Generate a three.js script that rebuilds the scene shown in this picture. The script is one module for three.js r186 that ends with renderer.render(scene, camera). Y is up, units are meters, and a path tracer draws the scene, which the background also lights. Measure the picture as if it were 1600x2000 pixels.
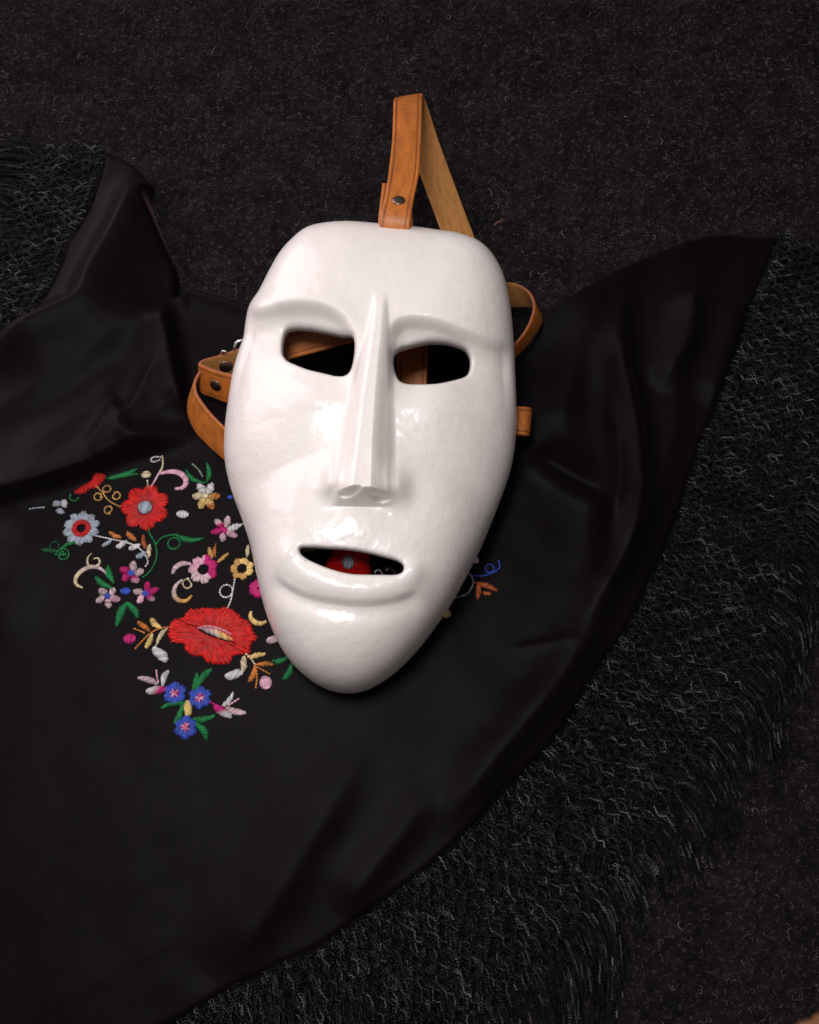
import * as THREE from 'three';
import { ImprovedNoise } from 'three/addons/math/ImprovedNoise.js';
import { mergeGeometries } from 'three/addons/utils/BufferGeometryUtils.js';

// ---------- camera, light, exposure ----------
const TILT = 20 * Math.PI / 180, DIST = 0.66, FOV = 55;
const scene = new THREE.Scene();
const camera = new THREE.PerspectiveCamera(FOV, 0.8, 0.05, 20);
camera.position.set(0, DIST * Math.cos(TILT), DIST * Math.sin(TILT));
camera.lookAt(0, 0, 0);
const renderer = new THREE.WebGLRenderer({ antialias: true });
renderer.toneMapping = THREE.LinearToneMapping;
renderer.toneMappingExposure = 1;
renderer.shadowMap.enabled = true;
scene.background = new THREE.Color(0.145, 0.131, 0.13);           // the dim room around
const lamp = new THREE.RectAreaLight(new THREE.Color(1, 0.955, 0.93), 36, 0.2, 0.2);  // ceiling lamp, above and to the upper left
lamp.position.set(-0.13, 0.86, 0.02);
lamp.lookAt(-0.02, 0, -0.02);
lamp.name = 'ceiling_lamp';
scene.add(lamp);
const side = new THREE.RectAreaLight(new THREE.Color(1, 0.88, 0.92), 2.7, 1.4, 1.4);      // second room lamp, low beyond the upper left corner
side.position.set(-1.2, 0.75, -0.95);
side.lookAt(-0.02, 0, 0);
side.name = 'room_lamp';
scene.add(side);

// ---------- helpers ----------
const V3 = (x, y, z) => new THREE.Vector3(x, y, z);
let seed = 12345;
const rnd = () => { seed = (seed * 1664525 + 1013904223) >>> 0; return seed / 4294967296; };
const perlin = new ImprovedNoise();
const noise = (x, y, z = 0.37) => perlin.noise(x, y, z);
const clamp = (x, a = 0, b = 1) => Math.min(b, Math.max(a, x));
const sstep = (a, b, x) => { const t = clamp((x - a) / (b - a)); return t * t * (3 - 2 * t); };
const lerp = (a, b, t) => a + (b - a) * t;
// survey: where a spot seen in the photograph lies on a plane of the real place
const F = 1000 / Math.tan(FOV / 2 * Math.PI / 180), ct = Math.cos(TILT), st = Math.sin(TILT);
function ray(u, v) { const a = (u - 800) / F, b = (1000 - v) / F; return V3(a, -ct + b * st, -st - b * ct); }
function P(u, v, h = 0) { const d = ray(u, v), t = (h - camera.position.y) / d.y; return camera.position.clone().addScaledVector(d, t); }
const flat = (list, h) => list.map(([u, v]) => { const p = P(u, v, h); return [p.x, p.z]; });
function smooth2(pts, n, closed = false) {
  const c = new THREE.CatmullRomCurve3(pts.map(([x, y]) => V3(x, y, 0)), closed, 'centripetal');
  return c.getPoints(n).slice(0, closed ? n : n + 1).map((p) => [p.x, p.y]);
}
function segDist(px, py, a, b) {
  const dx = b[0] - a[0], dy = b[1] - a[1], t = clamp(((px - a[0]) * dx + (py - a[1]) * dy) / (dx * dx + dy * dy || 1e-12));
  const ex = px - a[0] - t * dx, ey = py - a[1] - t * dy;
  return [Math.hypot(ex, ey), dx * (py - a[1]) - dy * (px - a[0]), t];
}
function polyDist(px, py, line) {         // unsigned distance, side, place along
  let best = 1e9, side = 0, at = 0;
  for (let i = 0; i + 1 < line.length; i++) { const [d, s, t] = segDist(px, py, line[i], line[i + 1]); if (d < best) { best = d; side = s; at = (i + t) / (line.length - 1); } }
  return [best, side, at];
}
function inside(px, py, poly) {
  let c = false;
  for (let i = 0, j = poly.length - 1; i < poly.length; j = i++) { const a = poly[i], b = poly[j]; if ((a[1] > py) !== (b[1] > py) && px < (b[0] - a[0]) * (py - a[1]) / (b[1] - a[1]) + a[0]) c = !c; }
  return c;
}
function sdf(px, py, poly) {              // positive inside
  let d = 1e9;
  for (let i = 0, j = poly.length - 1; i < poly.length; j = i++) d = Math.min(d, segDist(px, py, poly[j], poly[i])[0]);
  return inside(px, py, poly) ? d : -d;
}
const numbers = {};
function numbered(n) { numbers[n] = (numbers[n] ?? -1) + 1; return numbers[n] ? n + '_' + String(numbers[n]).padStart(3, '0') : n; }
function mesh(name, geometry, material, parent) {
  const m = new THREE.Mesh(geometry, material); m.name = numbered(name); m.castShadow = m.receiveShadow = true; parent.add(m); return m;
}
function thing(name, label, category) { const g = new THREE.Group(); g.name = name; g.userData = { label, category }; scene.add(g); return g; }
function geo(pos, idx, col, uv) {
  const g = new THREE.BufferGeometry();
  g.setAttribute('position', new THREE.Float32BufferAttribute(pos, 3));
  if (col) g.setAttribute('color', new THREE.Float32BufferAttribute(col, 3));
  if (uv) g.setAttribute('uv', new THREE.Float32BufferAttribute(uv, 2));
  g.setIndex(idx); g.computeVertexNormals(); return g;
}
function noiseTexture(size, f, repeatable = true) {
  const d = new Uint8Array(size * size * 4);
  for (let y = 0; y < size; y++) for (let x = 0; x < size; x++) { const v = clamp(f(x / size, y / size)) * 255, i = (y * size + x) * 4; d[i] = d[i + 1] = d[i + 2] = v; d[i + 3] = 255; }
  const t = new THREE.DataTexture(d, size, size); t.magFilter = t.minFilter = THREE.LinearFilter; t.wrapS = t.wrapT = THREE.RepeatWrapping; t.needsUpdate = true; return t;
}
const tile = (x, y, f, s) => {            // noise that repeats every 1
  const a = noise(x * f, y * f, s), b = noise((x - 1) * f, y * f, s), c = noise(x * f, (y - 1) * f, s), e = noise((x - 1) * f, (y - 1) * f, s);
  return lerp(lerp(a, b, x), lerp(c, e, x), y);
};

// ---------- floor ----------
{
  const S = 512, d = new Uint8Array(S * S * 4);
  for (let y = 0; y < S; y++) for (let x = 0; x < S; x++) {
    const g = 0.5 + 0.5 * noise(x / 90, y / 7, 1.3) + 0.25 * noise(x / 30, y / 2.2, 4.1), i = (y * S + x) * 4;
    d[i] = 150 + 35 * g; d[i + 1] = 102 + 28 * g; d[i + 2] = 66 + 22 * g; d[i + 3] = 255;
  }
  const t = new THREE.DataTexture(d, S, S); t.colorSpace = THREE.SRGBColorSpace; t.magFilter = THREE.LinearFilter; t.wrapS = t.wrapT = THREE.RepeatWrapping; t.repeat.set(8, 8); t.needsUpdate = true;
  const m = mesh('floor', new THREE.PlaneGeometry(3, 3).rotateX(-Math.PI / 2), new THREE.MeshStandardMaterial({ map: t, roughness: 0.5 }), scene);
  m.position.y = -0.007; m.userData = { kind: 'structure' };
}

// ---------- carpet ----------
const carpet = thing('carpet', 'charcoal grey felt carpet with pale flecked fibres under the shawl', 'carpet');
const carpetLine = [P(1548, 2000), P(1600, 1974)].map((p) => [p.x, p.z]);
const carpetDir = [carpetLine[1][0] - carpetLine[0][0], carpetLine[1][1] - carpetLine[0][1]], carpetLen = Math.hypot(...carpetDir);
const overEdge = (x, z) => ((x - carpetLine[0][0]) * -carpetDir[1] + (z - carpetLine[0][1]) * carpetDir[0]) / carpetLen;   // how far past the carpet's cut edge (metres)
const carpetTone = (x, z) => 0.5 + 0.4 * noise(x * 45, z * 45, 2.2) + 0.8 * noise(x * 260, z * 260, 7.7);
{
  const X0 = -0.5, X1 = 0.5, Z0 = -0.62, Z1 = 0.52, nx = 420, nz = 460, pos = [], idx = [], uv = [], col = [];
  for (let j = 0; j <= nz; j++) for (let i = 0; i <= nx; i++) {
    let x = lerp(X0, X1, i / nx), z = lerp(Z0, Z1, j / nz);
    const e = overEdge(x, z) + 0.0015 * noise(x * 130, z * 130, 5);
    let y = -0.0004 + 0.0011 * noise(x * 150, z * 150, 1) + 0.0009 * noise(x * 330, z * 330, 3);
    if (e > 0) { const k = Math.min(e, 0.02); x -= (e - 0.0) * -carpetDir[1] / carpetLen; z -= e * carpetDir[0] / carpetLen; y = -k * 0.35 - 0.0005; }
    pos.push(x, y, z); uv.push(x, z);
    const t = 0.006 + 0.013 * clamp(carpetTone(x, z)); col.push(t, t * 0.82, t * 0.88);
  }
  for (let j = 0; j < nz; j++) for (let i = 0; i < nx; i++) { const a = j * (nx + 1) + i, b = a + nx + 1; idx.push(a, b, a + 1, a + 1, b, b + 1); }
  mesh('carpet_backing', geo(pos, idx, col, uv), new THREE.MeshPhysicalMaterial({ vertexColors: true, roughness: 1, specularIntensity: 0.1 }), carpet);
  // curly fibres
  const mat = new THREE.MeshPhysicalMaterial({ roughness: 0.8, specularIntensity: 0.25 });
  const q = new THREE.Quaternion(), e = new THREE.Euler(), M = new THREE.Matrix4(), c = new THREE.Color();
  for (let k = 0; k < 4; k++) {
    const bend = [0.4, 0.6, 0.3, 0.5][k], pts = [];
    for (let i = 0; i <= 5; i++) { const t = i / 5 - 0.5, a = t * Math.PI * 2 * bend; pts.push(V3(Math.sin(a) / (2 * Math.PI * bend), 0.10 + 0.14 * Math.cos(t * 3 + k) * Math.cos(t * 5), (1 - Math.cos(a)) / (2 * Math.PI * bend))); }
    const g = new THREE.TubeGeometry(new THREE.CatmullRomCurve3(pts), 7, k < 2 ? 0.03 : 0.04, 3, false);
    const N = 85000, im = new THREE.InstancedMesh(g, mat, N);
    for (let n = 0; n < N; n++) {
      let x, z; do { x = lerp(-0.38, 0.38, rnd()); z = lerp(-0.45, 0.37, rnd()); } while (overEdge(x, z) > 0.001);
      const s = 0.0017 + 0.0034 * rnd() * rnd() + (rnd() < 0.008 ? 0.004 : 0);
      e.set((rnd() - 0.5) * 1.0, rnd() * 6.283, (rnd() - 0.5) * 1.0); q.setFromEuler(e);
      M.compose(V3(x, 0.0004 + 0.0012 * rnd(), z), q, V3(s, s, s)); im.setMatrixAt(n, M);
      const tone = carpetTone(x, z), r = rnd(), b = r < 0.15 + 0.6 * clamp(tone) ? 0.018 + 0.2 * Math.pow(rnd(), 2.3) + (rnd() < 0.03 ? 0.2 * rnd() : 0) : 0.009 + 0.015 * rnd(); c.setRGB(b, b * 0.8, b * 0.87); im.setColorAt(n, c);
    }
    im.name = numbered('fibre'); im.userData = { kind: 'stuff' }; im.castShadow = im.receiveShadow = true; carpet.add(im);
  }
}

// ---------- shawl: draped cloth ----------
const shawl = thing('shawl', 'black silky shawl with colourful flower embroidery and knotted fringe, spread under the white mask', 'shawl');
const BASE = 0.0055;
const leftBorder = [[205, 288], [185, 360], [165, 412], [130, 470], [110, 520], [85, 570], [60, 612], [20, 650], [-40, 690], [-90, 725]];
const rightBorder = [[1528, 453], [1500, 530], [1470, 602], [1442, 690], [1425, 740], [1405, 792], [1376, 860], [1350, 940], [1330, 1010], [1308, 1060], [1284, 1112], [1258, 1172], [1232, 1226], [1206, 1266], [1180, 1300], [1151, 1344], [1127, 1388], [1088, 1449], [1053, 1489], [1018, 1524], [987, 1550], [944, 1602], [900, 1646], [842, 1700], [801, 1730], [756, 1764], [692, 1809], [625, 1857], [557, 1887], [505, 1914], [456, 1936], [400, 1970], [350, 2000], [200, 2070]];
const topEdge = [[205, 288], [250, 308], [280, 333], [297, 356], [293, 388], [306, 430], [326, 480], [345, 530], [346, 556], [342, 572], [376, 566], [420, 574], [480, 592], [600, 632], [760, 662], [900, 672], [1000, 668], [1060, 617], [1150, 556], [1220, 520], [1300, 488], [1360, 467], [1420, 456], [1480, 454], [1528, 453]];
const topLine = smooth2(flat(topEdge, 0.008), 160);
const rightLine = smooth2(flat(rightBorder, BASE), 300);
const leftLine = smooth2(flat(leftBorder, BASE), 60);
const clothPoly = [...topLine, ...rightLine.slice(1), ...flat([[-120, 2110], [-140, 1400]], BASE), ...leftLine.slice(1).reverse()];
// folds: [line in the photograph, height, breadth on its left, breadth on its right (mm), sharpness]
const folds = [
  [[[292, 352], [272, 378], [262, 430], [226, 502], [196, 556], [172, 610], [120, 639], [60, 668], [0, 697], [-80, 735]], 22, 28, 15, 1.3],
  [[[322, 596], [330, 640], [342, 700], [356, 770], [368, 826]], 13, 3.5, 20, 1.1],
  [[[345, 572], [376, 568], [420, 576], [480, 594], [560, 622]], 8, 8, 12, 1.2],
  [[[330, 690], [300, 745], [275, 800], [245, 838], [262, 862], [320, 858]], 7, 9, 9, 1.0],
  [[[185, 905], [205, 855], [226, 815], [250, 800]], 5, 8, 9, 1.1],
  [[[-90, 1000], [-20, 975], [50, 955], [120, 932], [200, 904], [270, 876], [330, 862], [395, 846]], 11, 26, 5.5, 1.2],
  [[[1000, 675], [1060, 628], [1150, 568], [1220, 532], [1300, 500], [1360, 479], [1420, 468], [1500, 466]], 8, 10, 16, 1.2],
  [[[1236, 560], [1206, 640], [1206, 705], [1222, 790], [1236, 870], [1240, 966], [1224, 1064], [1176, 1158], [1120, 1240]], 15, 9, 14, 1.2],
  [[[1184, 765], [1197, 850], [1201, 966], [1180, 1025], [1168, 1090]], 5, 5, 8, 1.1],
  [[[1035, 890], [1060, 907], [1117, 942], [1172, 974], [1190, 1010], [1182, 1080], [1160, 1140]], 9, 20, 7, 1.1],
  [[[1330, 560], [1346, 600], [1342, 660], [1310, 722], [1285, 770]], 8, 7, 16, 1.2],
  [[[1450, 560], [1425, 650], [1400, 730], [1385, 800]], 5, 8, 14, 1.2],
  [[[1200, 1150], [1130, 1268], [1060, 1368], [960, 1488], [850, 1630]], 8, 11, 16, 1.3],
  [[[990, 1268], [1060, 1258], [1132, 1246]], 1.6, 2, 4, 1],
  [[[720, 1440], [610, 1640], [520, 1780], [420, 1920]], 5, 12, 22, 1.3],
  [[[850, 1540], [750, 1670], [660, 1790]], 4, 10, 16, 1.3],
  [[[60, 1010], [30, 1120], [-20, 1300]], 4, 18, 18, 1.3],
  [[[-60, 830], [50, 778], [160, 712], [250, 640], [300, 560]], 4, 16, 14, 1.2],
  [[[20, 900], [110, 850], [190, 790], [250, 720]], 3.5, 13, 12, 1.2],
  [[[1180, 560], [1135, 660], [1105, 780], [1092, 880]], 4.5, 14, 16, 1.2],
  [[[1380, 500], [1350, 600], [1320, 760], [1300, 920], [1250, 1080]], 4, 10, 14, 1.2],
];
const foldLines = folds.map(([l, h, a, b, s]) => { const pts = smooth2(flat(l, BASE), 40); const xs = pts.map((p) => p[0]), zs = pts.map((p) => p[1]), m = Math.max(a, b) / 1000 * 3.2; return { pts, h: h / 1000 * 1.25, a: a / 1000, b: b / 1000, s, x0: Math.min(...xs) - m, x1: Math.max(...xs) + m, z0: Math.min(...zs) - m, z1: Math.max(...zs) + m }; });
const GX0 = -0.36, GX1 = 0.33, GZ0 = -0.36, GZ1 = 0.44, GN = 560, GM = 650;
const heights = new Float32Array((GN + 1) * (GM + 1));
const hump = flat([[688, 1090]], 0.05)[0];   // added rise in the cloth, so light reaches the flower behind the mouth
for (let j = 0; j <= GM; j++) for (let i = 0; i <= GN; i++) {
  const x = lerp(GX0, GX1, i / GN), z = lerp(GZ0, GZ1, j / GM);
  const hx = x - hump[0], hz = z - hump[1];
  let h = BASE + 0.056 * Math.exp(-(hx * hx / 0.0013 + hz * hz / 0.0006)) + 0.0012 * noise(x * 22, z * 22, 0.5) + 0.0006 * noise(x * 55 + z * 20, z * 50, 3.5) + 0.0005 * Math.pow(1 - Math.abs(noise((x * 0.8 + z * 0.6) * 26 + 0.8 * noise(x * 12, z * 12, 7), (z * 0.8 - x * 0.6) * 6, 11.5)), 6);
  for (const f of foldLines) {
    if (x < f.x0 || x > f.x1 || z < f.z0 || z > f.z1) continue;
    const [d, side, at] = polyDist(x, z, f.pts), w = side < 0 ? f.a : f.b, k = Math.sqrt(d * d + 1e-6) / w;
    h += f.h * Math.exp(-Math.pow(k, f.s * 1.35)) * sstep(0, 0.3, at + 0.04) * sstep(0, 0.3, 1.04 - at);
  }
  heights[j * (GN + 1) + i] = h;
}
// a light blur settles the creases where two folds meet
for (let pass = 0; pass < 3; pass++) {
  const c = heights.slice(), W = GN + 1;
  for (let j = 1; j < GM; j++) for (let i = 1; i < GN; i++) { const a = j * W + i; heights[a] = (4 * c[a] + c[a - 1] + c[a + 1] + c[a - W] + c[a + W]) / 8; }
}
function clothH(x, z) {
  const a = clamp((x - GX0) / (GX1 - GX0)) * GN, b = clamp((z - GZ0) / (GZ1 - GZ0)) * GM, i = Math.min(GN - 1, a | 0), j = Math.min(GM - 1, b | 0), W = GN + 1, k = j * W + i;
  return lerp(lerp(heights[k], heights[k + 1], a - i), lerp(heights[k + W], heights[k + W + 1], a - i), b - j);
}
function onCloth(u, v) { let h = BASE, p; for (let k = 0; k < 6; k++) { p = P(u, v, h); h = lerp(h, clothH(p.x, p.z), 0.8); } return [p.x, p.z]; }
function grainMap() {                     // slubs and lint: the weave is never one even black
  const t = noiseTexture(1024, (x, y) => 0.62 + 0.55 * tile(x, y, 210, 2.3) + 0.35 * tile(x, y, 96, 6.1) + 0.2 * tile(x, y, 9, 1.7) + (rnd() - 0.5) * 0.4); return t;
}
// grid cut along an outline: keep(x, y) > 0
function trimGrid(n, m, at, keep, snap) {
  const xy = [], s = [];
  for (let j = 0; j <= m; j++) for (let i = 0; i <= n; i++) {
    let [x, y] = at(i, j), d = keep(x, y);
    if (Math.abs(d) < snap) { const e = 2e-5, gx = (keep(x + e, y) - d) / e, gy = (keep(x, y + e) - d) / e, L = gx * gx + gy * gy || 1; x -= gx * d / L; y -= gy * d / L; d = 0; }
    xy.push([x, y]); s.push(d);
  }
  return { xy, s, keepTri: (a, b, c) => s[a] + s[b] + s[c] > 1e-9 && Math.min(s[a], s[b], s[c]) > -snap * 0.5 };
}
{
  const step = [(GX1 - GX0) / GN, (GZ1 - GZ0) / GM];
  // coarse table of the outline's distance keeps the build quick
  const keep = (x, z) => sdf(x, z, clothPoly);
  const g = trimGrid(GN, GM, (i, j) => [lerp(GX0, GX1, i / GN), lerp(GZ0, GZ1, j / GM)], keep, step[0] * 0.75);
  const pos = [], uv = [], idx = [], W = GN + 1;
  g.xy.forEach(([x, z], k) => {
    const d = Math.max(0, g.s[k]); let y = clothH(x, z);
    const r = 0.006;
    if (d < r) { const e = polyDist(x, z, topLine)[0]; if (e < r * 1.5) y = lerp(0.0008, y, Math.sqrt(1 - (1 - d / r) ** 2)); else y = lerp(0.004, y, sstep(0, r, d)); }
    pos.push(x, y, z); uv.push(x * 20, z * 20);
  });
  for (let j = 0; j < GM; j++) for (let i = 0; i < GN; i++) { const a = j * W + i, b = a + W; if (g.keepTri(a, b, a + 1)) idx.push(a, b, a + 1); if (g.keepTri(a + 1, b, b + 1)) idx.push(a + 1, b, b + 1); }
  const weave = noiseTexture(512, (x, y) => 0.5 + 0.16 * Math.sin(x * Math.PI * 2 * 128) * Math.sin(y * Math.PI * 2 * 128) + 0.5 * tile(x, y, 90, 2) + 0.3 * tile(x, y, 24, 5));
  const m = new THREE.MeshPhysicalMaterial({ color: new THREE.Color().setRGB(0.0064, 0.0038, 0.0056), map: grainMap(), roughness: 0.5, sheen: 0.34, sheenColor: new THREE.Color().setRGB(0.52, 0.29, 0.43), sheenRoughness: 0.4, bumpMap: weave, bumpScale: 0.00012, specularIntensity: 0.12 });
  mesh('cloth', geo(pos, idx, null, uv), m, shawl);
}

// ---------- shawl: fringe ----------
{
  const waves = 2, pts = [];
  for (let i = 0; i <= waves * 6; i++) { const t = i / (waves * 6), a = t * waves * Math.PI * 2; pts.push(V3(t - 0.5, 0.06 * Math.sin(a), 0.085 * Math.cos(a))); }
  const piece = new THREE.TubeGeometry(new THREE.CatmullRomCurve3(pts), waves * 8, 0.044, 4, false);
  const mat = new THREE.MeshPhysicalMaterial({ roughness: 0.24, specularIntensity: 0.7 });
  const list = [], X = V3(1, 0, 0), L = 0.0056;
  const glintTones = [];
  function strand(path, lift) {           // pieces laid along a path of [x, z]
    let run = 0, tone = 0;
    for (let i = 0; i + 1 < path.length; i++) {
      const [ax, az, ay] = path[i], [bx, bz, by] = path[i + 1], d = V3(bx - ax, by - ay, bz - az), len = d.length();
      if (len < 1e-5) continue;
      const q = new THREE.Quaternion().setFromUnitVectors(X, d.normalize()), roll = new THREE.Quaternion().setFromAxisAngle(X, rnd() * 6.28);
      q.multiply(roll);
      if (run-- <= 0) { run = Math.floor(rnd() * 4); tone = rnd() < 0.22 ? 0.010 + 0.21 * rnd() * rnd() : 0.0012 + 0.002 * rnd(); }  // pale runs: glints of shiny black thread, painted in as colour
      glintTones.push(tone * (0.25 + 1.3 * rnd()));
      list.push(new THREE.Matrix4().compose(V3((ax + bx) / 2, (ay + by) / 2 + lift, (az + bz) / 2), q, V3(len * 1.06, L, L)));
    }
  }
  function fringe(line, netLen, total, down, downTo, density, inward) {
    let acc = 0; const at = [];
    for (let i = 0; i + 1 < line.length; i++) { const a = line[i], b = line[i + 1], len = Math.hypot(b[0] - a[0], b[1] - a[1]), tx = (b[0] - a[0]) / len, tz = (b[1] - a[1]) / len; for (let s = 0; s < len; s += density) at.push([a[0] + tx * s, a[1] + tz * s, tx, tz, acc + s]); acc += len; }
    at.forEach(([x0, z0, tx, tz, s], n) => {
      const nx = inward * tz, nz = -inward * tx;                    // away from the cloth
      const group = Math.floor(s / 0.0042), ph = group % 2 ? 1 : -1, jit = (rnd() - 0.5) * 0.0015, wob = 0.0013 * (rnd() - 0.3);
      const clump = noise(s * 45, 1.7, 9) * 1.3 + noise(s * 130, 4.2, 2) * 0.7 + 0.3 * (rnd() - 0.5), tot = total * (0.78 + 0.3 * noise(s * 30, 8.1) + 0.2 * noise(s * 110, 3.1) + 0.22 * rnd() * rnd());
      let x = x0, z = z0, dx = nx, dz = nz, path = [], dist = 0, lat = 0;
      const lay = 0.0015 + 0.004 * rnd();
      while (dist < tot) {
        const inNet = dist < netLen, u = dist / 0.0105 + 0.3 * noise(s * 60, dist * 50, 4), tri = 2 * Math.abs(u - Math.floor(u + 0.5)) * 2 - 1;
        const newLat = (inNet ? (ph * 0.0018 + wob) * tri * (0.95 + 0.5 * noise(x * 90, z * 90, 3)) + jit + 0.0008 * noise(x * 160, z * 160, n % 7) : lat) ;
        lat = newLat;
        const h = lay + (inNet ? 0.0012 * Math.cos(u * 6.28) * ph : 0) + 0.0025 * (0.5 + noise(x * 40, z * 40, 6)) + 0.0006 * rnd();
        path.push([x + tx * lat + (rnd() - 0.5) * 0.0007, z + tz * lat + (rnd() - 0.5) * 0.0007, h]);
        const k = sstep(netLen * 0.75, netLen * 1.35, dist) * down, ca = clump * sstep(netLen * 0.8, netLen * 1.6, dist);
        let ex = lerp(nx, downTo[0], k) + 0.35 * ca, ez = lerp(nz, downTo[1], k); const l = Math.hypot(ex, ez);
        x += ex / l * 0.0032; z += ez / l * 0.0032; dist += 0.0032;
      }
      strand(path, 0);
    });
  }
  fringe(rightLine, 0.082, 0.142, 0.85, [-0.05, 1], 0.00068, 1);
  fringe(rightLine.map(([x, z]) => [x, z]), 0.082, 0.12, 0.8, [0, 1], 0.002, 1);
  // looped stitches that bind the cloth's edge
  for (const [line, inw] of [[rightLine, 1], [leftLine, -1]]) for (let i = 0; i + 1 < line.length; i++) {
    const a = line[i], b = line[i + 1], len = Math.hypot(b[0] - a[0], b[1] - a[1]), tx = (b[0] - a[0]) / len, tz = (b[1] - a[1]) / len;
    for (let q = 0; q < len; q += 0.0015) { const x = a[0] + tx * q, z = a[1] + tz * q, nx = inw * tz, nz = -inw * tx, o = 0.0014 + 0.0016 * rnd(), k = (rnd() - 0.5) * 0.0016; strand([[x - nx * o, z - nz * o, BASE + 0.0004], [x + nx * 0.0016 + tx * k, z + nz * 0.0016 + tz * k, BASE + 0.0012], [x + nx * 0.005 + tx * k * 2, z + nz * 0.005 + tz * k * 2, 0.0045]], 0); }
  }
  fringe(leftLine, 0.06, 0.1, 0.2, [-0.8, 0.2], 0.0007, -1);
  const im = new THREE.InstancedMesh(piece, mat, list.length); { const c = new THREE.Color(); list.forEach((m, i) => { im.setMatrixAt(i, m); const b = glintTones[i]; im.setColorAt(i, c.setRGB(b, b * 0.98, b * 1.08)); }); }
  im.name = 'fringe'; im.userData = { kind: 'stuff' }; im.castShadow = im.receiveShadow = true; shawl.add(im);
  console.log('fringe pieces', list.length);
}

// ---------- shawl: embroidery ----------
const threadMat = new THREE.MeshPhysicalMaterial({ vertexColors: true, roughness: 0.5, specularIntensity: 0.6 });
const C = (r, g, b) => new THREE.Color().setRGB((r / 255) ** 2.2, (g / 255) ** 2.2, (b / 255) ** 2.2);
const K = {
  red: C(200, 24, 18), deep: C(150, 12, 16), silver: C(150, 160, 175), white: C(205, 203, 205), cream: C(205, 190, 155), pink: C(215, 165, 185), pale: C(200, 175, 180), magenta: C(185, 25, 110),
  gold: C(195, 150, 85), orange: C(190, 115, 55), rust: C(165, 85, 45), green: C(20, 120, 65), dark: C(15, 75, 45), blue: C(50, 75, 175), yellow: C(220, 190, 120), black: C(14, 12, 16),
};
const Z = (x, y) => onCloth(60 + x / 2.857, 860 + y / 2.857);      // surveyed on one enlargement of the embroidery
const Y = (x, y) => onCloth(420 + x / 2.5, 880 + y / 2.5);         // and on a second one
const UNIT = 0.000118;                                              // metres per unit of the first enlargement
class Stitches {
  constructor() { this.p = []; this.i = []; this.c = []; }
  add([ax, az], [bx, bz], w, color, raise = 0.0005, base = 0.00025) {
    let dx = bx - ax, dz = bz - az; const l = Math.hypot(dx, dz) || 1e-9, sx = -dz / l * w / 2, sz = dx / l * w / 2, n = this.p.length / 3, shade = 0.6 + 0.6 * rnd();
    for (let k = 0; k < 5; k++) {
      const t = k / 4, x = ax + dx * t, z = az + dz * t, bulge = Math.sqrt(Math.max(0, 1 - (2 * t - 1) ** 2)), f = 0.55 + 0.45 * bulge, y = clothH(x, z) + base + raise * (0.15 + 0.85 * bulge);
      this.p.push(x - sx * f, y - 0.00022, z - sz * f, x, y + w * 0.18, z, x + sx * f, y - 0.00022, z + sz * f);
      for (let q = 0; q < 3; q++) this.c.push(color.r * shade, color.g * shade, color.b * shade);
      if (k) { const a = n + (k - 1) * 3; for (const q of [0, 1]) this.i.push(a + q, a + 3 + q, a + q + 1, a + q + 1, a + 3 + q, a + 4 + q); }
    }
  }
  build(name, parent) { const m = mesh(name, geo(this.p, this.i, this.c), threadMat, parent); m.material = threadMat; return m; }
}
threadMat.side = THREE.DoubleSide;
const TW = 0.00096;                                                 // thread pitch
const mixAt = (c, t) => Array.isArray(c) ? c[0].clone().lerp(c[1], sstep(0.35, 0.65, t)) : c;
function leafStitches(s, a, b, width, bend, color, slant = 0.35, fat = 1) {
  const dx = b[0] - a[0], dz = b[1] - a[1], l = Math.hypot(dx, dz), tx = dx / l, tz = dz / l, n = Math.max(4, Math.round(l / TW)), w = width * UNIT / 2;
  for (let k = 0; k < n; k++) {
    const t = (k + 0.5) / n, bow = bend * l * Math.sin(t * Math.PI), cx = a[0] + dx * t - tz * bow, cz = a[1] + dz * t + tx * bow, h = w * Math.pow(Math.sin(Math.PI * clamp(t * 0.94 + 0.03)), 0.7 * fat) + 0.0001 + (rnd() - 0.5) * 0.0006, o = h * slant * 2;
    s.add([cx - tz * h - tx * o, cz + tx * h - tz * o], [cx + tz * h + tx * o, cz - tx * h + tz * o], TW * 0.82, mixAt(color, t), 0.0004 + 0.12 * h);
  }
}
function leaf(a, b, width, bend, color, name = 'embroidered_leaf', parent = shawl, slant) { const s = new Stitches(); leafStitches(s, a, b, width, bend, color, slant); return s.build(name, parent); }
function resample(pts, step, closed) {
  const c = new THREE.CatmullRomCurve3(pts.map(([x, z]) => V3(x, z, 0)), closed, 'centripetal'), n = Math.max(2, Math.round(c.getLength() / step));
  return c.getSpacedPoints(n).map((p) => [p.x, p.y]);
}
function chain(pts, color, w = 0.00115, name = 'embroidered_vine') {
  const s = new Stitches(), q = resample(pts, 0.0019);
  for (let i = 0; i + 1 < q.length; i++) { const a = q[i], b = q[i + 1]; s.add([lerp(a[0], b[0], 0.06), lerp(a[1], b[1], 0.06)], [lerp(a[0], b[0], 0.94), lerp(a[1], b[1], 0.94)], w, color, 0.0005); }
  return s.build(name, shawl);
}
function ring([x, z], r, color, turns = 1, from = 0, shrink = 0) {
  const pts = []; for (let k = 0; k <= 14; k++) { const a = from + k / 14 * turns * Math.PI * 2, q = r * UNIT * (1 - shrink * k / 14); pts.push([x + Math.cos(a) * q, z + Math.sin(a) * q]); } return chain(pts, color);
}
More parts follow.
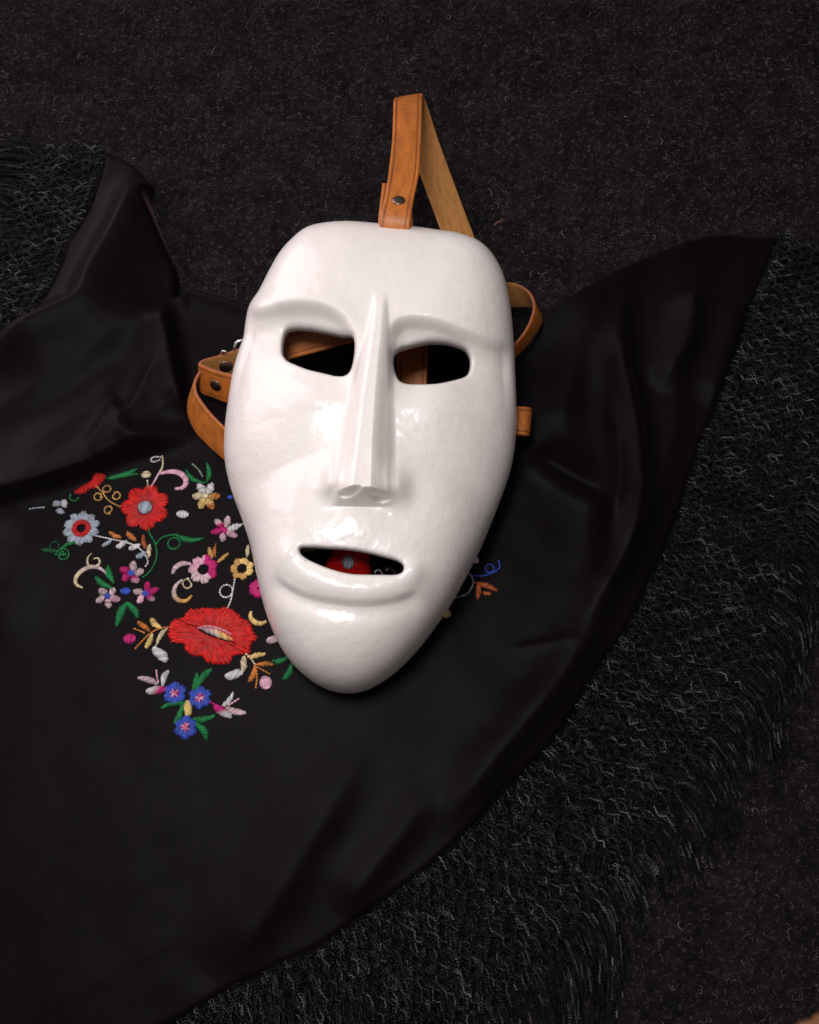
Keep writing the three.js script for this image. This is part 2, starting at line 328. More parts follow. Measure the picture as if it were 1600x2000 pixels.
function band(pts, width, color, name = 'embroidered_curl') {
  const s = new Stitches(), q = resample(pts, TW);
  for (let i = 1; i + 1 < q.length; i++) { const a = q[i - 1], b = q[i + 1], l = Math.hypot(b[0] - a[0], b[1] - a[1]) || 1e-9, t = i / q.length, h = width * UNIT / 2 * (0.25 + 0.75 * Math.sin(Math.PI * clamp(t * 0.9 + 0.06))), nx = -(b[1] - a[1]) / l, nz = (b[0] - a[0]) / l, o = h * 0.35, tx = nz, tz = -nx; s.add([q[i][0] - nx * h - tx * o, q[i][1] - nz * h - tz * o], [q[i][0] + nx * h + tx * o, q[i][1] + nz * h + tz * o], TW * 1.05, mixAt(color, t)); }
  return s.build(name, shawl);
}
function dot([x, z], rx, rz, color, name = 'embroidered_berry', parent = shawl, turn = 0, base = 0.00025) {
  const s = new Stitches(), a = rx * UNIT, b = rz * UNIT, n = Math.max(4, Math.round(2 * a / TW)), ca = Math.cos(turn), sa = Math.sin(turn);
  for (let k = 0; k < n; k++) { const t = ((k + 0.5) / n * 2 - 1), h = b * Math.sqrt(1 - t * t) + 0.0001, px = t * a; s.add([x + px * ca + h * sa, z + px * sa - h * ca], [x + px * ca - h * sa, z + px * sa + h * ca], TW * 1.05, mixAt(color, k / n), 0.0006, base); }
  return s.build(name, parent);
}
function flowerGroup() { const g = new THREE.Group(); g.name = numbered('embroidered_flower'); shawl.add(g); return g; }
// separate petals round a centre: list of [tip x, tip y, colour]; the stitches run across each petal
function petalFlower(at, center, petals, width, centerColor, centerR = 16) {
  const g = flowerGroup(), c = at(...center);
  for (const [x, y, col, w] of petals) { const dx = x - center[0], dy = y - center[1]; const p = at(center[0] + dx * 0.28, center[1] + dy * 0.28), q = at(center[0] + dx * 1.55, center[1] + dy * 1.55); leaf(p, q, w ?? width, 0, col, 'petal', g, 0.15); }
  dot(c, centerR, centerR, centerColor, 'flower_centre', g, 0.5, 0.0006);
}
// a scalloped rosette: radial satin stitches, petal by petal
function rosette(c, outline, petals, inner, colorOf, innerColor, rowsIn) {
  const g = flowerGroup();
  for (let k = 0; k < petals; k++) {
    const s = new Stitches(), a0 = k / petals * Math.PI * 2, a1 = (k + 1) / petals * Math.PI * 2;
    const mid = outline((a0 + a1) / 2, 0.5), n = Math.max(5, Math.round(mid * (a1 - a0) / TW * 0.95));
    for (let j = 0; j < n; j++) {
      const t = (j + 0.5) / n, a = lerp(a0, a1, t) + (rnd() - 0.5) * 0.03, R = outline(a, t) * (0.97 + 0.05 * rnd()), r = inner(a), m = lerp(r, R, 0.45 + 0.4 * (rnd() - 0.5));
      const pt = (q) => [c[0] + Math.cos(a) * q, c[1] + Math.sin(a) * q], col = colorOf(a, k);
      s.add(pt(r + (rnd() - 0.3) * 0.0006), pt(m + 0.0012), TW * 0.95, rowsIn ? col.clone().lerp(rowsIn, 0.3 + 0.6 * rnd()) : col, 0.0004);
      s.add(pt(m - 0.0014 * rnd()), pt(R + 0.0008 * (rnd() - 0.6)), TW * 0.9, col, 0.0006, 0.0003);
    }
    s.build('petal', g);
  }
  if (innerColor) { const s = dot(c, inner(0) / UNIT * 0.95, inner(1.57) / UNIT * 0.95, innerColor, 'flower_centre', g, 0.25, 0.0007); }
  return g;
}
const scallop = (R, n, depth) => (a) => { const t = (a / (Math.PI * 2) * n) % 1; return R * UNIT * (1 - depth + depth * Math.pow(Math.sin(Math.PI * clamp((t + 1) % 1)), 0.6)); };
const around = (r) => () => r * UNIT;
// red poppy
rosette(Z(640, 375), (a) => scallop(140, 7, 0.26)(a), 7, around(41), () => K.red, K.silver, K.deep);
// pale daisy with a red eye
{ const c = Z(284, 492); const g = rosette(c, scallop(104, 10, 0.24), 10, around(46), () => K.silver, null); const s = new Stitches(); for (let k = 0; k < 46; k++) { const a = k / 46 * 6.283; s.add([c[0] + Math.cos(a) * 24 * UNIT, c[1] + Math.sin(a) * 24 * UNIT], [c[0] + Math.cos(a) * (50 + 8 * rnd()) * UNIT, c[1] + Math.sin(a) * (50 + 8 * rnd()) * UNIT], TW * 0.8, K.deep.clone().lerp(K.red, 0.5), 0.0005, 0.0006); } s.build('flower_centre', g); }
petalFlower(Z, [168, 374], [[146, 352, K.silver], [190, 352, K.white], [166, 398, K.silver]], 50, K.black, 8);
// poppy half swallowed by the fold
{ const g = flowerGroup(); leaf(Z(246, 290), Z(350, 232), 46, 0.1, K.red, 'petal', g, 0.2); leaf(Z(330, 262), Z(418, 200), 62, -0.05, K.red, 'petal', g, 0.2); }
for (const [x, y, f] of [[428, 274, 2], [377, 314, 0], [478, 312, 4], [436, 388, 1]]) ring(Z(x, y), 27, K.gold, 1.1, f, 0.35);
chain([Z(362, 250), Z(400, 292), Z(440, 340), Z(505, 374)], K.gold);
band([Z(662, 276), Z(690, 232), Z(712, 192), Z(735, 152), Z(738, 108), Z(733, 80)], 14, [K.pink, K.cream], 'embroidered_vine');
chain([Z(733, 96), Z(700, 92), Z(668, 106), Z(682, 122), Z(726, 108)], K.white);
dot(Z(645, 192), 20, 28, K.cream, undefined, undefined, 1.5); chain([Z(652, 220), Z(655, 266)], K.cream);
band([Z(716, 188), Z(770, 176), Z(822, 180), Z(858, 205), Z(868, 236), Z(850, 264), Z(800, 272)], 34, K.pink);
leaf(Z(420, 214), Z(600, 158), 26, 0.05, K.green); leaf(Z(440, 216), Z(602, 190), 24, -0.06, K.green);
petalFlower(Z, [978, 312], [[952, 266, K.white], [1004, 266, K.white], [1030, 314, [K.gold, K.orange]], [1004, 360, [K.yellow, K.orange]], [954, 356, K.yellow], [930, 310, K.cream]], 46, K.cream, 14);
leaf(Z(980, 238), Z(984, 126), 28, 0.12, K.green); leaf(Z(976, 238), Z(868, 166), 26, -0.16, K.green); chain([Z(900, 130), Z(940, 168), Z(962, 206)], K.green.clone().lerp(K.white, 0.4));
dot(Z(848, 413), 34, 22, K.white, undefined, undefined, 0.1);
petalFlower(Z, [1082, 502], [[1050, 462, [K.magenta, K.pale]], [1098, 452, K.pale], [1142, 484, K.white], [1126, 526, K.pink], [1072, 544, [K.pink, K.pale]], [1034, 508, K.magenta]], 40, K.magenta, 16);
chain([Z(1160, 478), Z(1200, 462)], K.white); dot(Z(1114, 318), 14, 12, K.blue);
chain([Z(655, 478), Z(665, 522), Z(690, 562), Z(702, 602), Z(705, 642), Z(692, 690), Z(660, 740), Z(622, 768)], K.green); chain([Z(700, 582), Z(730, 546), Z(780, 530), Z(822, 528)], K.green); ring(Z(800, 576), 34, K.green);
leaf(Z(812, 528), Z(968, 548), 30, 0.12, K.green);
chain([Z(366, 534), Z(450, 552), Z(540, 572), Z(600, 598), Z(640, 640), Z(656, 682), Z(638, 708)], K.white);
for (const [a, b, c, d, w, k] of [[438, 508, 506, 548, 26, K.orange], [540, 508, 586, 562, 32, K.orange], [630, 530, 640, 606, 26, K.rust], [668, 580, 660, 654, 24, K.cream], [398, 588, 456, 556, 26, K.silver], [478, 592, 540, 566, 34, K.white], [550, 600, 612, 586, 34, K.white], [588, 648, 646, 628, 34, K.silver]]) leaf(Z(a, b), Z(c, d), w, 0.05, k);
leaf(Z(60, 606), Z(150, 622), 28, 0, K.dark); leaf(Z(272, 564), Z(160, 616), 22, 0.12, K.green); ring(Z(182, 640), 40, K.green, 1.3, 3, 0.5); ring(Z(135, 588), 24, K.dark, 0.7, 2.6); leaf(Z(200, 640), Z(160, 640), 20, 0.1, K.green); ring(Z(244, 316), 26, K.green, 0.6, 0.1);
band([Z(345, 628), Z(320, 656), Z(322, 694), Z(352, 708), Z(386, 686), Z(376, 658), Z(346, 664)], 15, K.cream);
band([Z(428, 748), Z(390, 716), Z(340, 706), Z(290, 726), Z(254, 766), Z(254, 802), Z(296, 826)], 26, [K.pale, K.cream]);
petalFlower(Z, [563, 742], [[523, 722, K.magenta], [574, 698, K.pale], [608, 736, K.pale], [584, 778, [K.magenta, K.pink]], [528, 766, K.magenta]], 44, K.blue, 18);
petalFlower(Z, [430, 870], [[402, 842, K.pale], [458, 844, K.pale], [388, 888, K.pale], [434, 914, K.pale], [474, 886, K.pink]], 40, K.blue, 18);
petalFlower(Z, [642, 856], [[652, 814, [K.magenta, K.magenta]], [690, 838, K.magenta], [672, 882, [K.magenta, K.pink]], [612, 888, K.pink], [598, 844, K.pale]], 40, K.blue, 18);
dot(Z(530, 842), 28, 20, K.blue);
for (const [a, b, c, d, w, e] of [[466, 800, 434, 698, 34, -0.1], [456, 826, 362, 760, 32, -0.08], [545, 904, 478, 1038, 40, 0.08], [538, 904, 598, 992, 36, -0.08]]) leaf(Z(a, b), Z(c, d), w, e, K.green);
rosette(Z(964, 720), scallop(86, 7, 0.26), 7, around(30), (a) => Math.cos(a + 0.35) > 0.45 ? K.magenta : Math.sin(a) > 0.2 ? K.pale : K.pink, null);
band([Z(900, 690), Z(845, 688), Z(806, 714), Z(792, 750)], 30, K.pale); chain([Z(884, 768), Z(848, 790), Z(868, 828), Z(900, 812), Z(878, 774)], K.cream);
band([Z(852, 774), Z(810, 812), Z(800, 856), Z(822, 890), Z(866, 896), Z(904, 862)], 26, [K.pale, K.gold]);
leaf(Z(1012, 662), Z(998, 598), 26, 0, K.gold); leaf(Z(1034, 656), Z(1036, 576), 14, -0.1, K.orange); leaf(Z(1040, 682), Z(1104, 632), 22, 0, K.gold);
rosette(Z(1180, 716), scallop(68, 7, 0.26), 7, around(27), (a) => Math.cos(a + 0.5) > 0.2 ? K.yellow : K.gold, null);
leaf(Z(1206, 652), Z(1216, 584), 26, 0, K.cream); chain([Z(1140, 772), Z(1130, 832), Z(1116, 898), Z(1098, 940)], K.white); ring(Z(1092, 842), 36, K.white);
rosette(Z(1270, 826), scallop(54, 6, 0.16), 6, around(6), () => K.magenta, null);
// the large red peony
{
  const c = Z(1022, 1088), rim = [[768, 1076], [800, 1000], [850, 985], [880, 950], [960, 930], [1032, 938], [1100, 932], [1150, 958], [1182, 992], [1232, 1020], [1240, 1062], [1268, 1104], [1230, 1140], [1220, 1192], [1130, 1206], [1120, 1242], [1040, 1252], [978, 1238], [960, 1210], [900, 1202], [860, 1164], [852, 1132], [802, 1134]].map((p) => Z(...p));
  const line = smooth2(rim, 240, true);
  const polar = line.map(([x, z]) => [(Math.atan2(z - c[1], x - c[0]) + 6.2832) % 6.2832, Math.hypot(x - c[0], z - c[1])]).sort((p, q) => p[0] - q[0]);
  const R = (a) => { a = (a + 6.2832 * 2) % 6.2832; let k = polar.findIndex((p) => p[0] >= a); if (k < 0) k = 0; return polar[k][1]; };
  const g = flowerGroup(), slit = (a) => { const ca = Math.cos(a - 0.36), sa = Math.sin(a - 0.36), A = 92 * UNIT, B = 13 * UNIT; return A * B / Math.sqrt((B * ca) ** 2 + (A * sa) ** 2); };
  const cuts = [0.35, 0.95, 1.4, 1.95, 2.5, 2.95, 3.55, 4.0, 4.6, 5.2, 5.75, 6.633];
  for (let k = 0; k + 1 < cuts.length; k++) {
    const s = new Stitches(), n = Math.round((cuts[k + 1] - cuts[k]) * R((cuts[k] + cuts[k + 1]) / 2) / TW * 1.15);
    for (let j = 0; j < n; j++) {
      const a = lerp(cuts[k], cuts[k + 1], (j + 0.5) / n) + (rnd() - 0.5) * 0.02, r0 = slit(a), r1 = R(a) * (0.97 + 0.05 * rnd()), px = (q) => [c[0] + Math.cos(a) * q, c[1] + Math.sin(a) * q], m1 = lerp(r0, r1, 0.22 + 0.3 * rnd()), m2 = lerp(r0, r1, 0.55 + 0.3 * rnd());
      if (j % 2) s.add(px(r0 - 0.0004 * rnd()), px(m1 + 0.001), TW, K.red.clone().lerp(K.deep, 0.2 + 0.4 * rnd()), 0.0005);
      s.add(px(m1 - 0.0004), px(m2 + 0.001), TW * 1.05, K.red.clone().lerp(K.deep, 0.5 * rnd()), 0.0006, 0.0004);
      s.add(px(m2 - 0.0006), px(r1 + 0.001 * (rnd() - 0.6)), TW * 0.95, K.red, 0.0007, 0.0004);
    }
    s.build('petal', g);
  }
  leaf(Z(948, 1046), Z(1128, 1112), 44, -0.04, [K.pale, K.yellow], 'flower_centre', g, -0.35);
  const s = new Stitches(), q = resample([Z(936, 1046), Z(980, 1034), Z(1040, 1044), Z(1090, 1064), Z(1122, 1084)], 0.0012); for (let i = 0; i + 1 < q.length; i++) s.add(q[i], [q[i][0] + 0.0006, q[i][1] + 0.0011], TW, K.pink, 0.0006, 0.001); s.build('stamen', g);
}
chain([Z(792, 1040), Z(722, 1050), Z(670, 1076), Z(624, 1120), Z(582, 1166)], K.orange); chain([Z(575, 1050), Z(640, 1076)], K.orange);
for (const [a, b, c, d, w, k, e] of [[598, 1008, 666, 1068, 28, K.orange, 0], [676, 992, 728, 1052, 32, K.yellow, 0.1], [640, 1158, 682, 1078, 30, K.yellow, 0.05], [766, 1048, 702, 1140, 26, K.cream, 0.1], [688, 1152, 752, 1240, 56, K.white, -0.05], [1322, 1106, 1386, 1118, 46, K.pale, 0], [1312, 1194, 1210, 1208, 28, K.yellow, 0], [1196, 1204, 1182, 1294, 36, K.cream, 0], [1084, 1310, 1184, 1304, 52, K.white, 0], [1358, 1254, 1254, 1252, 24, K.orange, 0.06], [1214, 1348, 1256, 1254, 28, K.orange, 0.1]]) leaf(Z(a, b), Z(c, d), w, e, k);
chain([Z(704, 1138), Z(694, 1160)], K.white); dot(Z(553, 1107), 33, 28, K.magenta); band([Z(1232, 950), Z(1226, 984), Z(1250, 1014), Z(1290, 1022), Z(1320, 1006)], 28, K.yellow);
chain([Z(1198, 1190), Z(1228, 1216), Z(1254, 1254)], K.cream); chain([Z(1184, 1292), Z(1172, 1306)], K.cream); chain([Z(1256, 1262), Z(1264, 1320), Z(1256, 1386)], K.orange); chain([Z(1262, 1264), Z(1338, 1306)], K.orange); dot(Z(1312, 1352), 35, 32, K.pink, undefined, undefined, 1.2);
leaf(Z(1348, 1230), Z(1440, 1212), 30, 0.1, K.green); leaf(Z(1408, 1334), Z(1462, 1240), 32, 0.1, K.green);
for (const [x, y] of [[805, 1412], [945, 1436], [866, 1602]]) { const c = Z(x, y), g = rosette(c, scallop(64, 6, 0.3), 6, around(14), () => K.blue, null); const s = new Stitches(); for (let k = 0; k < 12; k++) { const a = k / 12 * 6.283 + rnd(); s.add(c, [c[0] + Math.cos(a) * 26 * UNIT, c[1] + Math.sin(a) * 26 * UNIT], TW, k % 2 ? K.magenta : K.pink, 0.0006, 0.0009); } s.build('flower_centre', g); }
for (const [a, b, c, d, w, k, e] of [[598, 1322, 708, 1362, 34, K.pale, -0.06], [772, 1286, 734, 1374, 30, K.white, 0.12], [644, 1394, 760, 1394, 46, [K.white, K.magenta], 0], [1028, 1478, 1118, 1550, 46, [K.magenta, K.white], 0], [1132, 1408, 1068, 1482, 28, K.white, -0.12], [1092, 1490, 1202, 1526, 34, K.pale, 0.05], [904, 1392, 932, 1298, 38, K.green, 0.1], [924, 1388, 1012, 1278, 36, K.green, -0.1], [722, 1496, 872, 1470, 28, K.green, -0.1], [800, 1580, 850, 1474, 30, K.green, 0.08], [886, 1454, 868, 1538, 48, K.yellow, 0], [904, 1552, 1028, 1538, 32, K.green, 0.1], [920, 1576, 982, 1670, 36, K.green, -0.12]]) leaf(Z(a, b), Z(c, d), w, e, k);
chain([Z(702, 1280), Z(706, 1320), Z(714, 1354)], K.pink); chain([Z(998, 1460), Z(1046, 1482)], K.magenta); chain([Z(1166, 1440), Z(1100, 1482)], K.pink);
chain([Z(-10, 385), Z(30, 378), Z(80, 375)], K.silver);
// right of the chin
chain([Y(1236, 606), Y(1300, 613), Y(1350, 600), Y(1390, 570), Y(1384, 534)], K.blue); ring(Y(1342, 576), 25, K.blue); chain([Y(1236, 590), Y(1262, 640), Y(1230, 700), Y(1166, 720)], K.silver);
leaf(Y(1268, 644), Y(1378, 686), 30, -0.06, K.rust); leaf(Y(1292, 646), Y(1280, 728), 30, 0, K.rust); leaf(Y(1312, 690), Y(1344, 706), 26, 0, K.rust); dot(Y(1130, 796), 24, 24, K.yellow); dot(Y(1274, 536), 16, 18, K.pale);
// seen through the mouth
rosette(Y(650, 545), scallop(120, 7, 0.16), 7, around(29), () => K.red, K.silver, K.deep);
petalFlower(Y, [460, 470], [[452, 490, K.white], [476, 486, K.white], [440, 470, K.white]], 40, K.white, 8);
ring(Y(800, 606), 20, K.white, 0.6, 3.2); ring(Y(858, 598), 22, K.white, 0.6, 3.2); rosette(Y(930, 572), scallop(34, 6, 0.16), 6, around(4), () => K.red, null);

// ---------- mask ----------
const mask = thing('mask', 'glossy white carved face mask with long nose and tan leather straps on black shawl', 'mask');
const BETA = 9 * Math.PI / 180, nrm = V3(0, Math.cos(BETA), Math.sin(BETA)), eX = V3(1, 0, 0), eY = V3(0, Math.sin(BETA), -Math.cos(BETA));
const O = P(715, 900, 0.034);
const toWorld = (x, y, z) => O.clone().addScaledVector(eX, x).addScaledVector(eY, y).addScaledVector(nrm, z);
function M(u, v, z) {                     // where the line of sight meets the mask's own plane at height z
  const d = ray(u, v), o = O.clone().addScaledVector(nrm, z), t = o.sub(camera.position).dot(nrm) / d.dot(nrm), p = camera.position.clone().addScaledVector(d, t).sub(O);
  return [p.dot(eX), p.dot(eY)];
}
const face = (list, z) => list.map(([u, v]) => M(u, v, z));
const q1 = ([x, y]) => [420 + x / 2.5, 420 + y / 2.5], q2 = ([x, y]) => [420 + x / 2.5, 880 + y / 2.5];
const outlinePx = [[736, 443], [680, 439], [628, 443], [598, 452], [572, 472], [548, 498], [528, 532], [506, 574], [487, 606], [479, 634], [474, 662], [464, 688], [452, 726], [442, 780], [436, 830], [434, 880], [440, 924], [454, 972], [471, 1016], [487, 1064], [500, 1120], [513, 1176], [528, 1222], [545, 1260], [568, 1294], [600, 1325], [636, 1346], [674, 1354], [708, 1350], [742, 1334], [782, 1304], [820, 1264], [852, 1222], [880, 1182], [912, 1124], [940, 1070], [961, 1020], [980, 972], [997, 924], [1007, 880], [1012, 820], [1011, 760], [1008, 706], [1005, 662], [1002, 624], [997, 588], [989, 552], [976, 520], [958, 494], [934, 475], [900, 463], [856, 456], [812, 450], [774, 446]];
const outline = smooth2(face(outlinePx, 0.012), 400, true);
const ctr = M(720, 880, 0.012);
const NP = 1440, radii = new Float32Array(NP);
{
  for (let k = 0; k < NP; k++) {
    const a = k / NP * Math.PI * 2, dx = Math.cos(a), dy = Math.sin(a); let best = 0.1;
    for (let i = 0, j = outline.length - 1; i < outline.length; j = i++) {
      const ax = outline[j][0] - ctr[0], ay = outline[j][1] - ctr[1], bx = outline[i][0] - ctr[0], by = outline[i][1] - ctr[1], den = dx * (by - ay) - dy * (bx - ax);
      if (Math.abs(den) < 1e-12) continue;
      const t = (ax * (by - ay) - ay * (bx - ax)) / den, s = (ax * dy - ay * dx) / den;
      if (t > 0 && s >= -1e-6 && s <= 1 + 1e-6) best = t;
    }
    radii[k] = best;
  }
}
const Rad = (a) => { const f = ((a / (Math.PI * 2)) % 1 + 1) % 1 * NP, i = f | 0; return lerp(radii[i % NP], radii[(i + 1) % NP], f - i); };
const smin = (a, b, k) => { const h = clamp(0.5 + 0.5 * (b - a) / k); return lerp(b, a, h) - k * h * (1 - h); };
const rhoAt = (x, y) => Math.hypot(x - ctr[0], y - ctr[1]) / Rad(Math.atan2(y - ctr[1], x - ctr[0]));
function baseZ(x, y) {
  const dx = x - ctr[0], dy = y - ctr[1], r = Math.hypot(dx, dy), a = Math.atan2(dy, dx), rho = Math.min(1, r / Rad(a));
  const up = sstep(0.3, 0.95, Math.sin(a)), low = sstep(0.35, 1, -Math.sin(a)), p = 2.5 + 1.5 * up + 4.6 * low;
  return 0.059 * Math.pow(Math.max(0, 1 - Math.pow(rho, p)), 1 / (2.2 + 0.5 * up + 0.2 * low)) + 0.007 * low * sstep(0.15, 0.7, rho) * Math.sqrt(1 - rho);
}
// the carved features
const H0 = 0.062;
const onFace = (list) => list.map(([u, v]) => { let z = 0.05, p; for (let k = 0; k < 8; k++) { p = M(u, v, z); z = lerp(z, baseZ(p[0], p[1]), 0.6); } return p; });
const browL = smooth2(onFace([[370, 616], [420, 612], [470, 606], [512, 597], [545, 588], [582, 583], [622, 586], [656, 598], [684, 622], [698, 655], [703, 700], [700, 770]]), 60);
const browR = smooth2(onFace([[752, 775], [749, 715], [751, 665], [758, 638], [776, 620], [802, 613], [840, 616], [880, 627], [920, 642], [962, 660], [1004, 676], [1050, 690], [1110, 706]]), 60);
const sockL = [...browL, ...face([[690, 860], [560, 880], [370, 860], [360, 700]], H0)], sockR = [...browR, ...face([[1120, 740], [1120, 870], [900, 900], [770, 870]], H0)];
const lids = (list) => list.map(([u, v]) => M(u, v, lerp(0.045, 0.058, sstep(630, 740, v))));
const eyeL = smooth2(lids([[345, 541], [380, 534], [440, 540], [520, 555], [590, 575], [650, 596], [678, 614], [684, 650], [675, 704], [657, 748], [630, 767], [590, 767], [520, 750], [450, 730], [390, 703], [340, 675], [319, 645], [321, 600], [330, 566]].map(q1)), 140, true);
const eyeR = smooth2(lids([[905, 640], [960, 620], [1040, 607], [1120, 608], [1180, 617], [1225, 630], [1248, 652], [1254, 690], [1240, 733], [1212, 753], [1150, 780], [1080, 803], [1000, 808], [930, 803], [900, 788], [880, 750], [871, 702], [879, 664]].map(q1)), 140, true);
const lips = smooth2(face([[412, 470], [470, 466], [560, 472], [650, 478], [740, 492], [820, 512], [890, 532], [918, 554], [919, 582], [896, 599], [800, 602], [740, 602], [660, 598], [580, 580], [500, 550], [440, 520], [413, 494]].map(q2), 0.066), 140, true);
const nosePx = [[739, 550], [738, 575], [735, 620], [728, 680], [720, 760], [713, 850], [708, 930], [706, 960], [703, 1010]];
const noseLine = nosePx.map(([u, v], i) => M(u, v, 0.085));
const noseTop = [1.8, 2.0, 2.0, 2.4, 3.0, 3.7, 4.6, 5.0, 5.2].map((k) => k / 1000), noseFoot = [5.5, 6, 8, 11.5, 14.5, 17, 18.6, 19.2, 19.5].map((k) => k / 1000);
const tipY = M(708, 948, 0.088)[1], footY = M(706, 984, 0.07)[1];
const crease = smooth2(face([[260, 590], [300, 640], [360, 684], [450, 724], [560, 748], [680, 762], [800, 757], [900, 736], [970, 706], [1010, 670]].map(q2), 0.064), 60);
const lipLow = smooth2(face([[330, 540], [400, 590], [500, 640], [600, 668], [700, 680], [800, 678], [900, 652], [960, 615]].map(q2), 0.066), 60);
const alae = [M(652, 936, 0.078), M(770, 944, 0.078)], nostrils = [[M(682, 957, 0.085), 0.12], [M(738, 962, 0.085), -0.1]];
const corners = [M(563, 1078, 0.06), M(812, 1112, 0.06)];
const cheeks = [M(606, 778, 0.05), M(856, 792, 0.05)];
const philtrum = M(690, 1012, 0.06);
const topY = M(735, 560, 0.065)[1];
function faceZ(x, y) {
  const b = baseZ(x, y);
  let z = b;
  // eye sockets under the brow
  for (const [poly, brow, outX] of [[sockL, browL, -1], [sockR, browR, 1]]) {
    if (Math.abs(y - eyeL[0][1]) > 0.08) continue;
    if (!inside(x, y, poly)) continue;
    const d = polyDist(x, y, brow)[0], t = clamp(d / 0.017), A = (1 - (1 - t) * (1 - t)) * sstep(-0.001, 0.0075, d), yTop = outX < 0 ? eyeL[60][1] : eyeR[60][1];
    const B = 1 - sstep(-0.024, 0.017, (outX < 0 ? M(620, 735, H0)[1] : M(850, 748, H0)[1]) - y);
    const side = outX * (x - M(outX < 0 ? 600 : 860, 690, H0)[0]), fade = (1 - 0.5 * sstep(0.012, 0.05, side)) * (1 - 0.9 * sstep(0.88, 0.99, rhoAt(x, y)));
    z -= 0.0136 * A * B * fade;
  }
  // brow bulge
  for (const [brow, s] of [[browL, 1], [browR, 1]]) { if (Math.abs(y - browL[20][1]) < 0.05) { const d = polyDist(x, y, brow)[0]; z += 0.0016 * Math.exp(-((d / 0.009) ** 2)) * sstep(-0.01, 0.02, y - M(700, 690, H0)[1]); } }
  // nose: from the frown to the tip
  if (y < topY + 0.01 && y > footY - 0.012 && Math.abs(x - noseLine[4][0]) < 0.05) {
    let i = 0; while (i < noseLine.length - 2 && noseLine[i + 1][1] > y) i++;
    const t = clamp((noseLine[i][1] - y) / (noseLine[i][1] - noseLine[i + 1][1])), cx = lerp(noseLine[i][0], noseLine[i + 1][0], t), wt = lerp(noseTop[i], noseTop[i + 1], t), wf = lerp(noseFoot[i], noseFoot[i + 1], t);
    const d = Math.abs(x - cx), k = clamp((wf - d) / (wf - wt)), f = smin(k * 1.08, 1, 0.36) * lerp(sstep(0, 0.4, k), 1, 0.35);
    const along = clamp((topY - y) / (topY - tipY)), ridge = baseZ(cx, y) * 1 + lerp(0.0015, 0.0262, Math.pow(along, 0.95));
    const start = sstep(-0.004, 0.013, topY - y), end = 1 - Math.pow(clamp((tipY - y) / (tipY - footY)), 1.1) , e2 = smin(end * 1.04, 1, 0.22);
    if (ridge > z) z = lerp(z, ridge, clamp(f * start * Math.max(0, e2)));
  }
  for (const [ax, ay] of alae) { const d = Math.hypot((x - ax) / 0.0108, (y - ay) / (y > ay ? 0.019 : 0.0095)); if (d < 2.2) z += 0.0115 * Math.exp(-1.7 * d * d) * (1 - 0.6 * clamp((z - b) / 0.02)); }
  for (const [[nx, ny], sl] of nostrils) { const dx = x - nx, dy = y - ny - sl * dx - 18 * dx * dx, d = Math.hypot(dx / 0.0062, dy / 0.0016); if (d < 1.4) z -= 0.006 * sstep(1.4, 0.3, d); }
  // mouth and lower lip
  if (y < footY + 0.032 && y > crease[30][1] - 0.03) {
    const [dc, sc, ac] = polyDist(x, y, crease), endf = sstep(0, 0.18, ac) * sstep(0, 0.18, 1 - ac), below = sc > 0 ? -1 : 1;
    const [dl] = polyDist(x, y, lipLow);
    z += 0.0027 * Math.exp(-((dl / 0.0075) ** 2)) - 0.003 * endf * Math.exp(-((dc / (sc > 0 ? 0.0026 : 0.0075)) ** 2));
    for (const [cx, cy] of corners) z += 0.0014 * Math.exp(-(((x - cx) / 0.0055) ** 2 + ((y - cy) / 0.0055) ** 2));
    const dm = sdf(x, y, lips); if (dm > -0.03) z += 0.001 * Math.exp(-((Math.max(0, -dm) / 0.014) ** 2));
    z += 0.0042 * Math.exp(-(((x - philtrum[0]) / 0.021) ** 2 + ((y - philtrum[1]) / 0.018) ** 2));
  }
  for (const [cx, cy] of cheeks) z += (cx > 0.02 ? 0.0034 : 0.0026) * Math.exp(-(((x - cx) / 0.02) ** 2 + ((y - cy) / 0.021) ** 2));
  // hand-worked unevenness
  z += 0.00035 * noise(x * 55, y * 55, 1.1) + 0.00016 * noise(x * 170, y * 170, 3.3) + 0.00005 * noise(x * 420, y * 420, 6.1);
  return z;
}
